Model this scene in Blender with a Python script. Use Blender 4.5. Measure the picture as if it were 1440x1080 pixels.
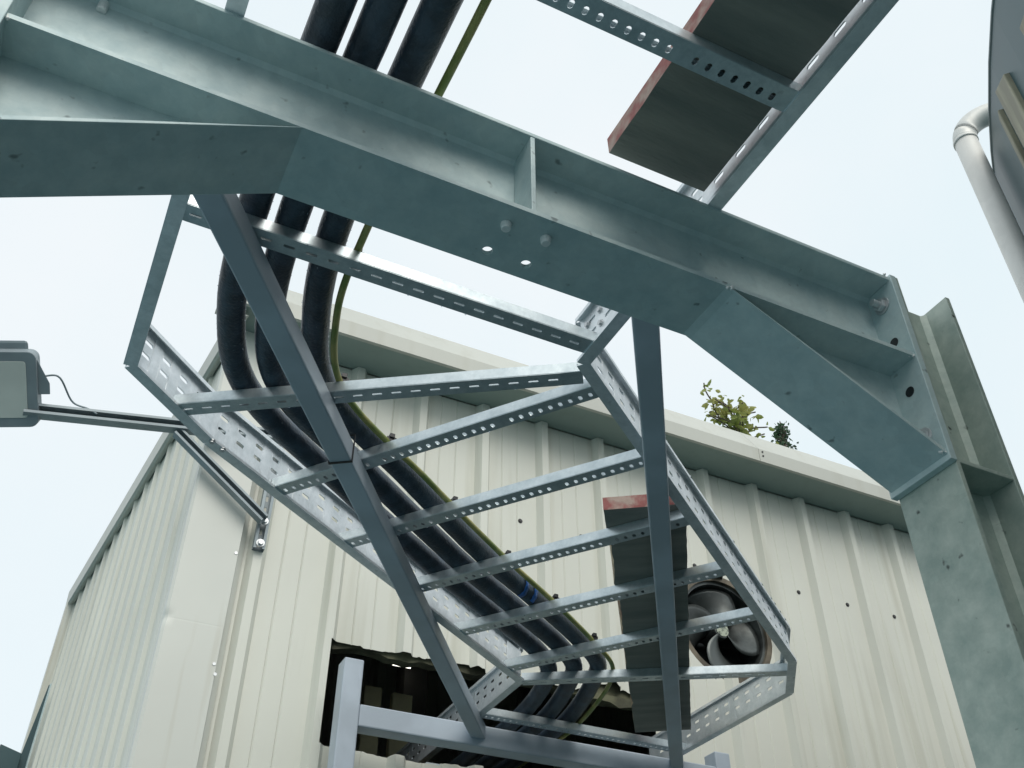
import bpy, bmesh, math, random
from mathutils import Vector, Matrix
random.seed(7)
sc = bpy.context.scene
for o in list(bpy.data.objects): bpy.data.objects.remove(o)
C = sc.collection
# World frame: X runs along the steel beam, Y points from the camera side to the building, Z up. Ground z = 0.

# ------------------------------------------------------------------ camera
cam_d = bpy.data.cameras.new('camera'); cam = bpy.data.objects.new('camera', cam_d); C.objects.link(cam)
cam_d.sensor_width = 36; cam_d.lens = 1409.7 / 1440 * 36
cam_d.clip_start = 0.05; cam_d.clip_end = 2000
cam.location = (0, 0, 1.6)
cam.rotation_euler = (math.radians(90 + 39.1), 0, math.radians(-25.94))
sc.camera = cam
sc.render.resolution_x, sc.render.resolution_y = 1024, 768

# ------------------------------------------------------------------ sky and sun (bright overcast)
SUN_EL, SUN_AZ = 42, 186          # degrees; azimuth clockwise from +Y
w = bpy.data.worlds.new('World'); sc.world = w; w.use_nodes = True
nt = w.node_tree; nt.nodes.clear()
out = nt.nodes.new('ShaderNodeOutputWorld'); bg = nt.nodes.new('ShaderNodeBackground')
sky = nt.nodes.new('ShaderNodeTexSky'); sky.sky_type = 'NISHITA'; sky.sun_disc = False
sky.sun_elevation = math.radians(SUN_EL); sky.sun_rotation = math.radians(SUN_AZ)
sky.air_density = 1.0; sky.dust_density = 4.0
mx = nt.nodes.new('ShaderNodeMix'); mx.data_type = 'RGBA'; mx.inputs[0].default_value = 0.93
nt.links.new(sky.outputs[0], mx.inputs[6])
# even cloud layer with faint brighter drifts
stc = nt.nodes.new('ShaderNodeTexCoord'); sno = nt.nodes.new('ShaderNodeTexNoise'); sno.inputs['Scale'].default_value = 2.2; sno.inputs['Detail'].default_value = 5
nt.links.new(stc.outputs['Generated'], sno.inputs['Vector'])
srm = nt.nodes.new('ShaderNodeValToRGB'); srm.color_ramp.elements[0].position = .35; srm.color_ramp.elements[1].position = .68
srm.color_ramp.elements[0].color = (.85, .965, 1.01, 1); srm.color_ramp.elements[1].color = (.945, 1.0, 1.03, 1)
nt.links.new(sno.outputs[0], srm.inputs[0])
smu = nt.nodes.new('ShaderNodeVectorMath'); smu.operation = 'SCALE'; smu.inputs['Scale'].default_value = 10
nt.links.new(srm.outputs[0], smu.inputs[0]); nt.links.new(smu.outputs[0], mx.inputs[7])
nt.links.new(mx.outputs[2], bg.inputs[0]); bg.inputs[1].default_value = 0.1
nt.links.new(bg.outputs[0], out.inputs[0])
sl = bpy.data.lights.new('sun', 'SUN'); sl.energy = 1.5; sl.angle = math.radians(40); sl.color = (1, .95, .87)
so = bpy.data.objects.new('sun', sl); C.objects.link(so)
sd = Vector((math.sin(math.radians(SUN_AZ)) * math.cos(math.radians(SUN_EL)),
             math.cos(math.radians(SUN_AZ)) * math.cos(math.radians(SUN_EL)), math.sin(math.radians(SUN_EL))))
so.rotation_euler = (-sd).to_track_quat('-Z', 'Y').to_euler(); so.location = sd * 30
vs = sc.view_settings; vs.view_transform = 'Standard'; vs.look = 'None'; vs.exposure = 0.0; vs.gamma = 1

# ------------------------------------------------------------------ materials
def material(name, col, rough=.5, metal=0., var=.0, scale=8., bump=0., bscale=60., detail=4, stretch=(1, 1, 1), col2=None, mask=(.42, .62), coat=0., coord='Object'):
    m = bpy.data.materials.new(name); m.use_nodes = True
    t = m.node_tree; b = t.nodes['Principled BSDF']
    b.inputs['Roughness'].default_value = rough; b.inputs['Metallic'].default_value = metal
    b.inputs['Coat Weight'].default_value = coat
    tc = t.nodes.new('ShaderNodeTexCoord'); mp = t.nodes.new('ShaderNodeMapping'); mp.inputs['Scale'].default_value = stretch
    t.links.new(tc.outputs[coord], mp.inputs[0])
    if var or col2:
        n = t.nodes.new('ShaderNodeTexNoise'); n.inputs['Scale'].default_value = scale; n.inputs['Detail'].default_value = detail
        t.links.new(mp.outputs[0], n.inputs[0])
        r = t.nodes.new('ShaderNodeValToRGB'); e = r.color_ramp.elements
        e[0].position, e[1].position = mask
        if col2: e[0].color = (*col, 1); e[1].color = (*col2, 1)
        else:
            e[0].color = (*[c * (1 - var) for c in col], 1); e[1].color = (*[min(1, c * (1 + var)) for c in col], 1)
        t.links.new(n.outputs[0], r.inputs[0]); t.links.new(r.outputs[0], b.inputs['Base Color'])
        rr = t.nodes.new('ShaderNodeMapRange'); rr.inputs[3].default_value = rough - .08; rr.inputs[4].default_value = min(1, rough + .1)
        t.links.new(n.outputs[0], rr.inputs[0]); t.links.new(rr.outputs[0], b.inputs['Roughness'])
    else: b.inputs['Base Color'].default_value = (*col, 1)
    if bump:
        n2 = t.nodes.new('ShaderNodeTexNoise'); n2.inputs['Scale'].default_value = bscale; n2.inputs['Detail'].default_value = 3
        t.links.new(mp.outputs[0], n2.inputs[0])
        bp = t.nodes.new('ShaderNodeBump'); bp.inputs['Strength'].default_value = bump; bp.inputs['Distance'].default_value = .004
        t.links.new(n2.outputs[0], bp.inputs['Height']); t.links.new(bp.outputs[0], b.inputs['Normal'])
    return m

def galvanised(name, dark, light, rough, metal, spangle=55., cloud=5., dots=0.5, bump=.12):
    """hot-dip zinc: cloudy patches, fine spangle, dark specks and runs"""
    m = bpy.data.materials.new(name); m.use_nodes = True
    t = m.node_tree; b = t.nodes['Principled BSDF']; N = t.nodes.new; L = t.links.new
    tc = N('ShaderNodeTexCoord')
    n1 = N('ShaderNodeTexNoise'); n1.inputs['Scale'].default_value = cloud; n1.inputs['Detail'].default_value = 10; n1.inputs['Roughness'].default_value = .7; n1.inputs['Distortion'].default_value = .15
    v = N('ShaderNodeTexVoronoi'); v.inputs['Scale'].default_value = spangle
    n3 = N('ShaderNodeTexNoise'); n3.inputs['Scale'].default_value = 38; n3.inputs['Detail'].default_value = 2
    for n in (n1, v, n3): L(tc.outputs['Object'], n.inputs['Vector'])
    r1 = N('ShaderNodeValToRGB'); e = r1.color_ramp.elements; e[0].position, e[1].position = .36, .66
    e[0].color = (*dark, 1); e[1].color = (*light, 1); L(n1.outputs[0], r1.inputs[0])
    r2 = N('ShaderNodeValToRGB'); e = r2.color_ramp.elements; e[0].color = (.95, .95, .95, 1); e[1].color = (1.04, 1.04, 1.04, 1)
    L(v.outputs['Color'], r2.inputs[0])
    x1 = N('ShaderNodeMix'); x1.data_type = 'RGBA'; x1.blend_type = 'MULTIPLY'; x1.inputs[0].default_value = 1
    L(r1.outputs[0], x1.inputs[6]); L(r2.outputs[0], x1.inputs[7])
    r3 = N('ShaderNodeValToRGB'); e = r3.color_ramp.elements; e[0].position, e[1].position = .24, .31
    e[0].color = (1 - dots, 1 - dots, 1 - dots, 1); e[1].color = (1, 1, 1, 1); L(n3.outputs[0], r3.inputs[0])
    x2 = N('ShaderNodeMix'); x2.data_type = 'RGBA'; x2.blend_type = 'MULTIPLY'; x2.inputs[0].default_value = 1
    L(x1.outputs[2], x2.inputs[6]); L(r3.outputs[0], x2.inputs[7]); L(x2.outputs[2], b.inputs['Base Color'])
    rr = N('ShaderNodeMapRange'); rr.inputs[3].default_value = rough + .12; rr.inputs[4].default_value = rough - .1
    L(n1.outputs[0], rr.inputs[0]); L(rr.outputs[0], b.inputs['Roughness']); b.inputs['Metallic'].default_value = metal
    bp = N('ShaderNodeBump'); bp.inputs['Strength'].default_value = bump; bp.inputs['Distance'].default_value = .003
    n4 = N('ShaderNodeTexNoise'); n4.inputs['Scale'].default_value = 22; n4.inputs['Detail'].default_value = 3; L(tc.outputs['Object'], n4.inputs['Vector'])
    L(n4.outputs[0], bp.inputs['Height']); L(bp.outputs[0], b.inputs['Normal'])
    return m

M = {}
M['galv'] = galvanised('galvanised_beam', (.415, .53, .545), (.545, .64, .635), .5, .15, cloud=15, dots=.55, bump=.2)
M['galv_col'] = galvanised('galvanised_column', (.305, .38, .34), (.465, .525, .465), .5, .15, cloud=16, dots=.85, bump=.35)
M['weld'] = galvanised('weld_zinc', (.72, .74, .73), (.88, .89, .88), .4, .2, cloud=30)
M['ladder'] = galvanised('ladder_zinc', (.64, .69, .71), (.86, .89, .91), .38, .5, spangle=110, cloud=16, dots=.2)
M['rung'] = galvanised('rung_zinc', (.46, .53, .56), (.68, .74, .76), .32, .65, spangle=130, cloud=20, dots=.2)
M['bolt'] = material('bolt_zinc', (.55, .57, .58), .35, .7, .1, 40)
M['paint'] = material('grey_paint', (.41, .465, .525), .42, 0, .10, 5, .06, 90, col2=None)
M['cable'] = material('cable_sheath', (.036, .056, .080), .40, 0, .3, 25, .5, 170)
M['earth'] = material('earth_sheath', (.20, .25, .06), .45, 0, col2=(.40, .36, .12), scale=14, mask=(.4, .6))
M['tie'] = material('black_plastic', (.012, .013, .015), .4)
M['tape'] = material('blue_tape', (.03, .13, .42), .4, 0, .3, 30)
def cladding_mat(name, col, stain):
    m = bpy.data.materials.new(name); m.use_nodes = True
    t = m.node_tree; b = t.nodes['Principled BSDF']; N = t.nodes.new; L = t.links.new
    b.inputs['Roughness'].default_value = .42
    tc = N('ShaderNodeTexCoord')
    mp = N('ShaderNodeMapping'); mp.inputs['Scale'].default_value = (14, 14, .7); L(tc.outputs['Object'], mp.inputs[0])
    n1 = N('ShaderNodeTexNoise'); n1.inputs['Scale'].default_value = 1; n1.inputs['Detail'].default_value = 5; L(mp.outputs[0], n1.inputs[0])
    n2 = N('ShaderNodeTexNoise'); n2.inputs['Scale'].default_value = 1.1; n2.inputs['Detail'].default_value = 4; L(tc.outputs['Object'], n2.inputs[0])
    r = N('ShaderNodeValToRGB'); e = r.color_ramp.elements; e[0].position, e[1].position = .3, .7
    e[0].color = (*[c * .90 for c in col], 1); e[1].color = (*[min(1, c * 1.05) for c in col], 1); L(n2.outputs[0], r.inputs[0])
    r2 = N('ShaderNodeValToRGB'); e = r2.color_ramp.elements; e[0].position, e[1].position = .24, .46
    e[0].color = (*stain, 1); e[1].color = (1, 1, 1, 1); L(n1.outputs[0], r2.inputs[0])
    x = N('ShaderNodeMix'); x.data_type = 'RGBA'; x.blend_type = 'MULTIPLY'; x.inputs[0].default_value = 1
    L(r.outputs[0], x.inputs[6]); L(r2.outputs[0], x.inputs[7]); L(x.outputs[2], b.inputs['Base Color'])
    n3 = N('ShaderNodeTexNoise'); n3.inputs['Scale'].default_value = 2.4; L(tc.outputs['Object'], n3.inputs[0])
    bp = N('ShaderNodeBump'); bp.inputs['Strength'].default_value = .10; bp.inputs['Distance'].default_value = .02
    L(n3.outputs[0], bp.inputs['Height']); L(bp.outputs[0], b.inputs['Normal'])
    return m
M['clad'] = cladding_mat('beige_cladding', (.68, .685, .61), (.83, .82, .78))
M['trim'] = cladding_mat('beige_flashing', (.65, .66, .605), (.76, .71, .63))
M['eaves'] = cladding_mat('eaves_flashing', (.53, .535, .48), (.92, .91, .88))
M['soffit'] = cladding_mat('soffit_shaded', (.27, .345, .315), (.9, .9, .88))  # beige sheet darkened: shade under the eaves is put into this colour
M['added_dark_base'] = material('added_dark_base_mat', (.085, .11, .11), .85, 0, .25, 3, .4, 30)  # for the unseen base added to keep bounce light low
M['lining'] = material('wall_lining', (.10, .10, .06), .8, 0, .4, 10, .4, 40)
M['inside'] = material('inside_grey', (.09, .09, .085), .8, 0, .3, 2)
M['screw'] = material('screw_head', (.06, .06, .06), .5, .3)
M['ply'] = material('plywood', (.18, .185, .165), .72, 0, col2=(.30, .285, .245), scale=3, stretch=(6, 1, 6), bump=.5, bscale=30, mask=(.35, .7))
M['ply_edge'] = material('red_board_edge', (.30, .09, .08), .65, 0, col2=(.42, .31, .26), scale=22, bump=.5, bscale=60, mask=(.45, .62))
M['ply_raw'] = material('raw_board_edge', (.46, .38, .26), .7, 0, col2=(.16, .09, .06), scale=18, bump=.6, bscale=50, mask=(.5, .64))
M['fan'] = material('fan_metal', (.085, .095, .092), .36, .5, .35, 9)
M['fan_ring'] = material('fan_ring', (.13, .11, .08), .5, .3, .35, 9)
M['fan_label'] = material('hub_label', (.42, .46, .36), .5, 0, col2=(.10, .12, .10), scale=60)
M['lamp_body'] = material('lamp_body', (.25, .295, .315), .45, .2, .1, 6)
M['lamp_glass'] = material('lamp_glass', (.58, .61, .56), .18, 0, .06, 4, coat=.5)
M['tank'] = material('tank_shell', (.036, .080, .090), .4, .1, .2, 1.5)
M['tank_bar'] = material('tank_bar', (.30, .285, .205), .55, .1, .25, 6, stretch=(4, 4, .6))
M['pipe'] = galvanised('pipe_steel', (.62, .62, .59), (.74, .74, .71), .5, .3, spangle=20, cloud=2, dots=0)
M['concrete'] = material('yard_concrete', (.106, .184, .206), .7, 0, .15, .6, .3, 12)
M['leaf'] = material('leaf', (.24, .29, .07), .5, 0, col2=(.42, .41, .14), scale=3)
M['leaf_dark'] = material('leaf_dark', (.06, .11, .06), .5, 0, .3, 4)
for _k in ('leaf', 'leaf_dark'):
    _t = M[_k].node_tree; _p = _t.nodes['Principled BSDF']; _tr = _t.nodes.new('ShaderNodeBsdfTranslucent'); _mx = _t.nodes.new('ShaderNodeMixShader'); _mx.inputs[0].default_value = .45
    _lk = _p.inputs['Base Color'].links[0].from_socket; _t.links.new(_lk, _tr.inputs[0]); _o = [n for n in _t.nodes if n.type == 'OUTPUT_MATERIAL'][0]
    _t.links.new(_p.outputs[0], _mx.inputs[1]); _t.links.new(_tr.outputs[0], _mx.inputs[2]); _t.links.new(_mx.outputs[0], _o.inputs[0])
M['bark'] = material('bark', (.10, .08, .06), .8, 0, .3, 20)
M['drop'] = material('water_drop', (.9, .95, 1), .03); M['drop'].node_tree.nodes['Principled BSDF'].inputs['Transmission Weight'].default_value = .75
M['glow'] = bpy.data.materials.new('tube_glow'); M['glow'].use_nodes = True
_b = M['glow'].node_tree.nodes['Principled BSDF']; _b.inputs['Emission Color'].default_value = (1, .97, .85, 1); _b.inputs['Emission Strength'].default_value = 3

# ------------------------------------------------------------------ mesh helpers
def mesh(name, vs_, fs, smooth=False):
    me = bpy.data.meshes.new(name); me.from_pydata([tuple(v) for v in vs_], [], fs)
    bm = bmesh.new(); bm.from_mesh(me); bmesh.ops.recalc_face_normals(bm, faces=bm.faces[:]); bm.to_mesh(me); bm.free()
    if smooth:
        for p in me.polygons: p.use_smooth = True
    return me
def obj(name, me, mat, parent=None):
    o = bpy.data.objects.new(name, me); C.objects.link(o)
    if mat is not None and not me.materials: me.materials.append(M[mat] if isinstance(mat, str) else mat)
    if parent: o.parent = parent
    return o
def tag(o, label, cat, group=None):
    o['label'] = label; o['category'] = cat
    if group: o['group'] = group
    return o
def thing(name, label, cat, loc=(0, 0, 0), group=None):
    o = bpy.data.objects.new(name, None); C.objects.link(o); o.location = loc; o.empty_display_size = .1
    return tag(o, label, cat, group)
def structure(o): o['kind'] = 'structure'; return o

class MB:
    def __init__(s): s.v = []; s.f = []
    def add(s, vs_, fs):
        k = len(s.v); s.v += [Vector(v) for v in vs_]; s.f += [tuple(i + k for i in f) for f in fs]; return s
    def hexa(s, p):   # 8 points: bottom 4, top 4
        return s.add(p, [(0, 1, 2, 3), (7, 6, 5, 4), (0, 4, 5, 1), (1, 5, 6, 2), (2, 6, 7, 3), (3, 7, 4, 0)])
    def box(s, a, b):
        (x0, y0, z0), (x1, y1, z1) = a, b
        return s.hexa([(x0, y0, z0), (x1, y0, z0), (x1, y1, z0), (x0, y1, z0), (x0, y0, z1), (x1, y0, z1), (x1, y1, z1), (x0, y1, z1)])
    def prism(s, poly, axis, a, b):   # polygon in the other two axes, extruded from a to b
        def P(q, h): return {'x': (h, q[0], q[1]), 'y': (q[0], h, q[1]), 'z': (q[0], q[1], h)}[axis]
        n = len(poly); vs_ = [P(q, a) for q in poly] + [P(q, b) for q in poly]
        return s.add(vs_, [tuple(range(n)), tuple(range(2 * n - 1, n - 1, -1))] + [(i, (i + 1) % n, n + (i + 1) % n, n + i) for i in range(n)])
    def cyl(s, p, q, r, n=12, r2=None):
        p, q = Vector(p), Vector(q); d = (q - p).normalized(); u = d.orthogonal().normalized(); v = d.cross(u); r2 = r if r2 is None else r2
        a = [p + (u * math.cos(2 * math.pi * i / n) + v * math.sin(2 * math.pi * i / n)) * r for i in range(n)]
        b = [q + (u * math.cos(2 * math.pi * i / n) + v * math.sin(2 * math.pi * i / n)) * r2 for i in range(n)]
        return s.add(a + b, [tuple(range(n)), tuple(range(2 * n - 1, n - 1, -1))] + [(i, (i + 1) % n, n + (i + 1) % n, n + i) for i in range(n)])
    def mesh(s, name, smooth=False): return mesh(name, s.v, s.f, smooth)
    def obj(s, name, mat, parent=None, bevel=0, smooth=False):
        o = obj(name, s.mesh(name, smooth), mat, parent)
        if bevel: bev(o, bevel)
        return o
def bev(o, wd, seg=2):
    m = o.modifiers.new('bevel', 'BEVEL'); m.width = wd; m.segments = seg; m.limit_method = 'ANGLE'; m.angle_limit = math.radians(35)
def solid(o, th, off=0):
    m = o.modifiers.new('solid', 'SOLIDIFY'); m.thickness = th; m.offset = off

def bar(p, q, wd, h, up=(0, 0, 1)):
    """box of width wd, height h whose centre line runs p to q"""
    p, q = Vector(p), Vector(q); d = (q - p).normalized(); up = Vector(up); s = d.cross(up).normalized(); u = s.cross(d)
    c = [(-1, -1), (1, -1), (1, 1), (-1, 1)]
    P = [p + s * (a * wd / 2) + u * (b * h / 2) for a, b in c]; Q = [q + s * (a * wd / 2) + u * (b * h / 2) for a, b in c]
    return MB().hexa(P + Q)

def catmull(pts, n=10):
    P = [Vector(p) for p in pts]; P = [P[0] * 2 - P[1]] + P + [P[-1] * 2 - P[-2]]; r = []
    for i in range(1, len(P) - 2):
        a, b, c, d = P[i - 1:i + 3]
        # centripetal
        t0 = 0; t1 = t0 + max(1e-4, (b - a).length) ** .5; t2 = t1 + max(1e-4, (c - b).length) ** .5; t3 = t2 + max(1e-4, (d - c).length) ** .5
        for k in range(n):
            t = t1 + (t2 - t1) * k / n
            A1 = a * ((t1 - t) / (t1 - t0)) + b * ((t - t0) / (t1 - t0)); A2 = b * ((t2 - t) / (t2 - t1)) + c * ((t - t1) / (t2 - t1)); A3 = c * ((t3 - t) / (t3 - t2)) + d * ((t - t2) / (t3 - t2))
            B1 = A1 * ((t2 - t) / (t2 - t0)) + A2 * ((t - t0) / (t2 - t0)); B2 = A2 * ((t3 - t) / (t3 - t1)) + A3 * ((t - t1) / (t3 - t1))
            r.append(B1 * ((t2 - t) / (t2 - t1)) + B2 * ((t - t1) / (t2 - t1)))
    r.append(P[-2]); return r
def tube(path, r, n=16, jit=0.):
    v = []; f = []; m = len(path); up = Vector((0, 0, 1))
    for i, p in enumerate(path):
        d = (path[min(i + 1, m - 1)] - path[max(i - 1, 0)]).normalized()
        ref = up if abs(d.z) < .9 else Vector((1, 0, 0))
        s = d.cross(ref).normalized(); u = s.cross(d)
        for k in range(n):
            a = 2 * math.pi * k / n; rr = r + random.uniform(-jit, jit)
            v.append(p + s * (math.cos(a) * rr) + u * (math.sin(a) * rr))
    for i in range(m - 1):
        for k in range(n): f.append((i * n + k, i * n + (k + 1) % n, (i + 1) * n + (k + 1) % n, (i + 1) * n + k))
    f += [tuple(range(n)), tuple(range(m * n - 1, (m - 1) * n - 1, -1))]
    return v, f

def slot_strip(mb, L, t0, t1, P, holes):
    """flat strip s in 0..L, t in t0..t1 mapped by P(s,t); holes = [(s, t, half_s, half_t)] in rows that share s cells"""
    cols = {}
    for h in holes: cols.setdefault(round(h[0], 5), []).append(h)
    ks = sorted(cols); cur = 0.
    def rect(a, b, c, d): mb.add([P(a, c), P(b, c), P(b, d), P(a, d)], [(0, 1, 2, 3)])
    for k in ks:
        hs = sorted(cols[k], key=lambda h: h[1]); m = max(h[2] for h in hs) * 1.25
        a, b = k - m, k + m
        if a > cur + 1e-6: rect(cur, a, t0, t1)
        tt = [t0] + [(hs[i][1] + hs[i + 1][1]) / 2 for i in range(len(hs) - 1)] + [t1]
        for i, (s, t, hs_, ht) in enumerate(hs):
            c, d = tt[i], tt[i + 1]; e = min(hs_, ht) * .6
            ring = [(s - hs_ + e, t - ht), (s + hs_ - e, t - ht), (s + hs_, t - ht + e), (s + hs_, t + ht - e), (s + hs_ - e, t + ht), (s - hs_ + e, t + ht), (s - hs_, t + ht - e), (s - hs_, t - ht + e)]
            vs_ = [P(a, c), P(b, c), P(b, d), P(a, d)] + [P(*q) for q in ring]
            mb.add(vs_, [(0, 1, 5, 4), (1, 6, 5), (1, 2, 7, 6), (2, 8, 7), (2, 3, 9, 8), (3, 10, 9), (3, 0, 11, 10), (0, 4, 11)])
        cur = b
    if cur < L - 1e-6: rect(cur, L, t0, t1)

# ------------------------------------------------------------------ ground
g = obj('ground', mesh('ground', [(-400, -400, 0), (400, -400, 0), (400, 400, 0), (-400, 400, 0)], [(0, 1, 2, 3)]), 'concrete'); structure(g)

# ------------------------------------------------------------------ shed (building)
YP, DEP = 3.435, .035        # pan plane of the front cladding and rib depth
ZT = 4.50                  # top of the walls
shed = thing('metal_shed', 'beige ribbed metal shed with box eaves and a ragged opening in its front', 'shed', (.315, 3.4, 0))
SH = Matrix.Translation((-.315, -3.4, 0))
def shed_part(name, mb_or_me, mat, parent=None, bevel=0, smooth=False):
    me = mb_or_me.mesh(name, smooth) if isinstance(mb_or_me, MB) else mb_or_me
    if parent is None: me.transform(SH)
    o = obj(name, me, mat, parent or shed)
    if parent is not None: o.matrix_parent_inverse = Matrix.Identity(4); me.transform(SH)
    if bevel: bev(o, bevel)
    return o
WIDE, NARROW = (0, .020, .052, .072), (.020, .026, .036, .042)
def rib_depth(x, ribs, DEP=DEP, W4=WIDE):
    for r in ribs:
        if r - .001 <= x <= r + .075:
            pts = [(r + W4[0], 0), (r + W4[1], DEP), (r + W4[2], DEP), (r + W4[3], 0)]
            for (a, da), (b, db) in zip(pts, pts[1:]):
                if a - 1e-6 <= x <= b + 1e-6: return da + (db - da) * (x - a) / (b - a)
        for m in (r + .135, r + .212):
            if abs(x - m) < .0045: return -.0035 * (1 - abs(x - m) / .0045)
    return 0.
def rib_breaks(x0, x1, ribs, W4=WIDE):
    xs = {x0, x1}
    for r in ribs:
        for q in (*W4, .1305, .135, .1395, .2075, .212, .2165): 
            if x0 < r + q < x1: xs.add(r + q)
    return sorted(xs)
OPX0, OPX1 = .915, 2.33
_rag = {}
def rag(key, amp):
    if key not in _rag: _rag[key] = random.uniform(-amp, amp)
    return _rag[key]
FX, FZ, FR = 2.765, 3.645, .252
def cuts(x):
    r = []
    if OPX0 <= x <= OPX1:
        k = round(x / .03); big = round(x / .11)
        top = 3.212 + rag(('t', k), .004) + rag(('T', big), .010); bot = 2.825 + rag(('b', k), .004) + rag(('B', big), .008)
        if x > 1.95: top += .035 * math.sin((x - 1.95) * 9) 
        r.append((bot, top))
    if abs(x - FX) < FR:
        h = math.sqrt(FR ** 2 - (x - FX) ** 2); r.append((FZ - h, FZ + h + (.012 if abs(x - FX + .06) < .05 else 0)))
    return r
def sheet(name, x0, x1, z0, z1, ribs, place, cutf=None, dep=DEP, W4=WIDE):
    xs = rib_breaks(x0, x1, ribs, W4)
    if cutf:
        extra = []
        a = x0
        while a < x1: extra.append(a); a += .0125
        extra += [q for q in (OPX0, OPX0 + 1e-5, OPX1, OPX1 - 1e-5, FX - FR, FX + FR) if x0 < q < x1]
        xs = sorted(set(xs) | set(extra))
    mb = MB()
    for a, b in zip(xs, xs[1:]):
        m = (a + b) / 2; cm = cutf(m) if cutf else []
        if cutf and cm:
            ca = cutf(a) if len(cutf(a)) == len(cm) else cm; cb = cutf(b) if len(cutf(b)) == len(cm) else cm
            if abs(m - FX) < FR and len(cm) == 1:
                f = lambda x: (lambda h: [(FZ - h, FZ + h)])(math.sqrt(max(0, FR ** 2 - (x - FX) ** 2)))
                ca, cb = f(a), f(b)
        else: ca = cb = []
        za = [z0] + [q for c in ca for q in c] + [z1]; zb = [z0] + [q for c in cb for q in c] + [z1]
        da, db = rib_depth(a, ribs, dep, W4), rib_depth(b, ribs, dep, W4)
        for i in range(0, len(za), 2):
            mb.add([place(a, da, za[i]), place(b, db, zb[i]), place(b, db, zb[i + 1]), place(a, da, za[i + 1])], [(0, 1, 2, 3)])
    me = mb.mesh(name); bm = bmesh.new(); bm.from_mesh(me); bmesh.ops.remove_doubles(bm, verts=bm.verts[:], dist=1e-5)
    bmesh.ops.recalc_face_normals(bm, faces=bm.faces[:]); bm.to_mesh(me); bm.free()
    return me
P_ = .308
ribs_f = [.560 + P_ * k for k in range(14)]
front = lambda x, d, z: (x, YP - d, z)
XR = 4.72
edges = [.50] + [.560 + P_ * 3 * k + .30 for k in range(1, 5)] + [XR]
sm = MB().cyl((0, 0, 0), (0, -.006, 0), .0075, 6).cyl((0, 0, 0), (0, -.002, 0), .011, 10).mesh('screw')
for a, b in zip(edges, edges[1:]):
    if b - a < .02: continue
    me = sheet('cladding_sheet', a, b, .02, ZT, ribs_f, front, cuts); me.transform(SH)
    cs = obj('cladding_sheet', me, 'clad', shed); solid(cs, .0015)
    for z in (3.934, 2.35):           # screws of the sheeting rails
        for k in range(14):
            x = .560 + P_ * k + .227
            if x > XR - .03 or not a < x < b or any(p < z < q for p, q in cuts(x)): continue
            o = obj('screw', sm, 'screw', cs); o.location = Vector((x, YP - .001, z)) - Vector((.315, 3.4, 0))
# left wall, 96 degrees to the front
LD = Vector((-.30, 2.95, 0)).normalized(); LN = Vector((-LD.y, LD.x, 0)); L0 = Vector((.345, 3.40, 0)); LL = 2.97
left = lambda x, d, z: tuple(L0 + LD * x + LN * d + Vector((0, 0, z)))
ribs_l = [.085 + .2 * k for k in range(15)]
for k in range(3):
    a, b = k * .99, (k + 1) * .99
    me = sheet('cladding_sheet', a, b, .02, 4.583, ribs_l, left, None, .015, NARROW); me.transform(SH); o = obj('cladding_sheet', me, 'clad', shed); solid(o, .0015)
# right and rear walls
B0 = L0 + LD * LL
rear = lambda x, d, z: (B0.x + x, B0.y + d, z)
rw = shed_part('rear_wall', sheet('rear_wall', 0, XR - B0.x, .02, 4.584, [.1 + .308 * k for k in range(15)], rear), 'clad')
right_ = lambda x, d, z: (XR + d, 3.43 + x, z)
shed_part('end_wall', sheet('end_wall', 0, B0.y - 3.43, .02, 4.584, [.1 + .308 * k for k in range(9)], right_), 'clad')
pl_ = [Vector((.335, 3.395, 0)), Vector((XR + .02, 3.395, 0)), Vector((XR + .02, B0.y + .04, 0)), Vector((B0.x - .03, B0.y + .04, 0))]
for a_, b_ in ((0, 1), (1, 2), (2, 3), (3, 0)):
    A_, B_ = pl_[a_], pl_[b_]; d_ = (B_ - A_).normalized(); n_ = Vector((d_.y, -d_.x, 0)); Ln = (B_ - A_).length
    q_ = [A_ - n_ * .10, B_ - n_ * .10, B_ + n_ * .02, A_ + n_ * .02]
    shed_part('added_dark_base', MB().hexa([v + Vector((0, 0, -.01)) for v in q_] + [v + Vector((0, 0, 2.15)) for v in q_]), 'added_dark_base')  # unseen dark band, added to darken the undersides of the ladder rungs
# corner flashing: front leg, left leg and a stepped lip towards the first rib
ct = MB()
prof = [Vector((.315, 3.392, 0)), Vector((.325, 3.384, 0)), Vector((.352, 3.384, 0)), Vector((.520, 3.384, 0)), Vector((.524, 3.40, 0)), Vector((.545, 3.424, 0))]
lp = [L0 + LD * s + LN * h for s, h in ((.085, .002), (.08, .020), (.02, .030))]
prof = lp + prof
zs = sorted([.02 + (ZT - .02) * i / 40 for i in range(41)] + [3.16 + .004 * i for i in range(-20, 21)])
for i, z in enumerate(zs):
    for j, p in enumerate(prof):
        dx = 0
        d = Vector((p.x, p.y, z))
        if j in (3, 4): 
            k = math.exp(-((z - 3.16) / .022) ** 2); d += Vector((.004 * k, .006 * k, 0)) if j == 3 else Vector((.003 * k, .004 * k, 0))
        ct.v.append(d)
n = len(prof)
for i in range(len(zs) - 1):
    for j in range(n - 1): ct.f.append((i * n + j, i * n + j + 1, (i + 1) * n + j + 1, (i + 1) * n + j))
co = shed_part('corner_flashing', ct, 'trim'); solid(co, .0015)
for x, z in ((.512, 3.02), (.522, 2.985), (.512, 3.45), (.516, 2.5)):
    o = obj('rivet', MB().cyl((0, 0, 0), (0, -.003, 0), .006, 8).mesh('rivet'), 'bolt', co); o.location = Vector((x, 3.3838, z)) - Vector((.315, 3.4, 0))
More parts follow.
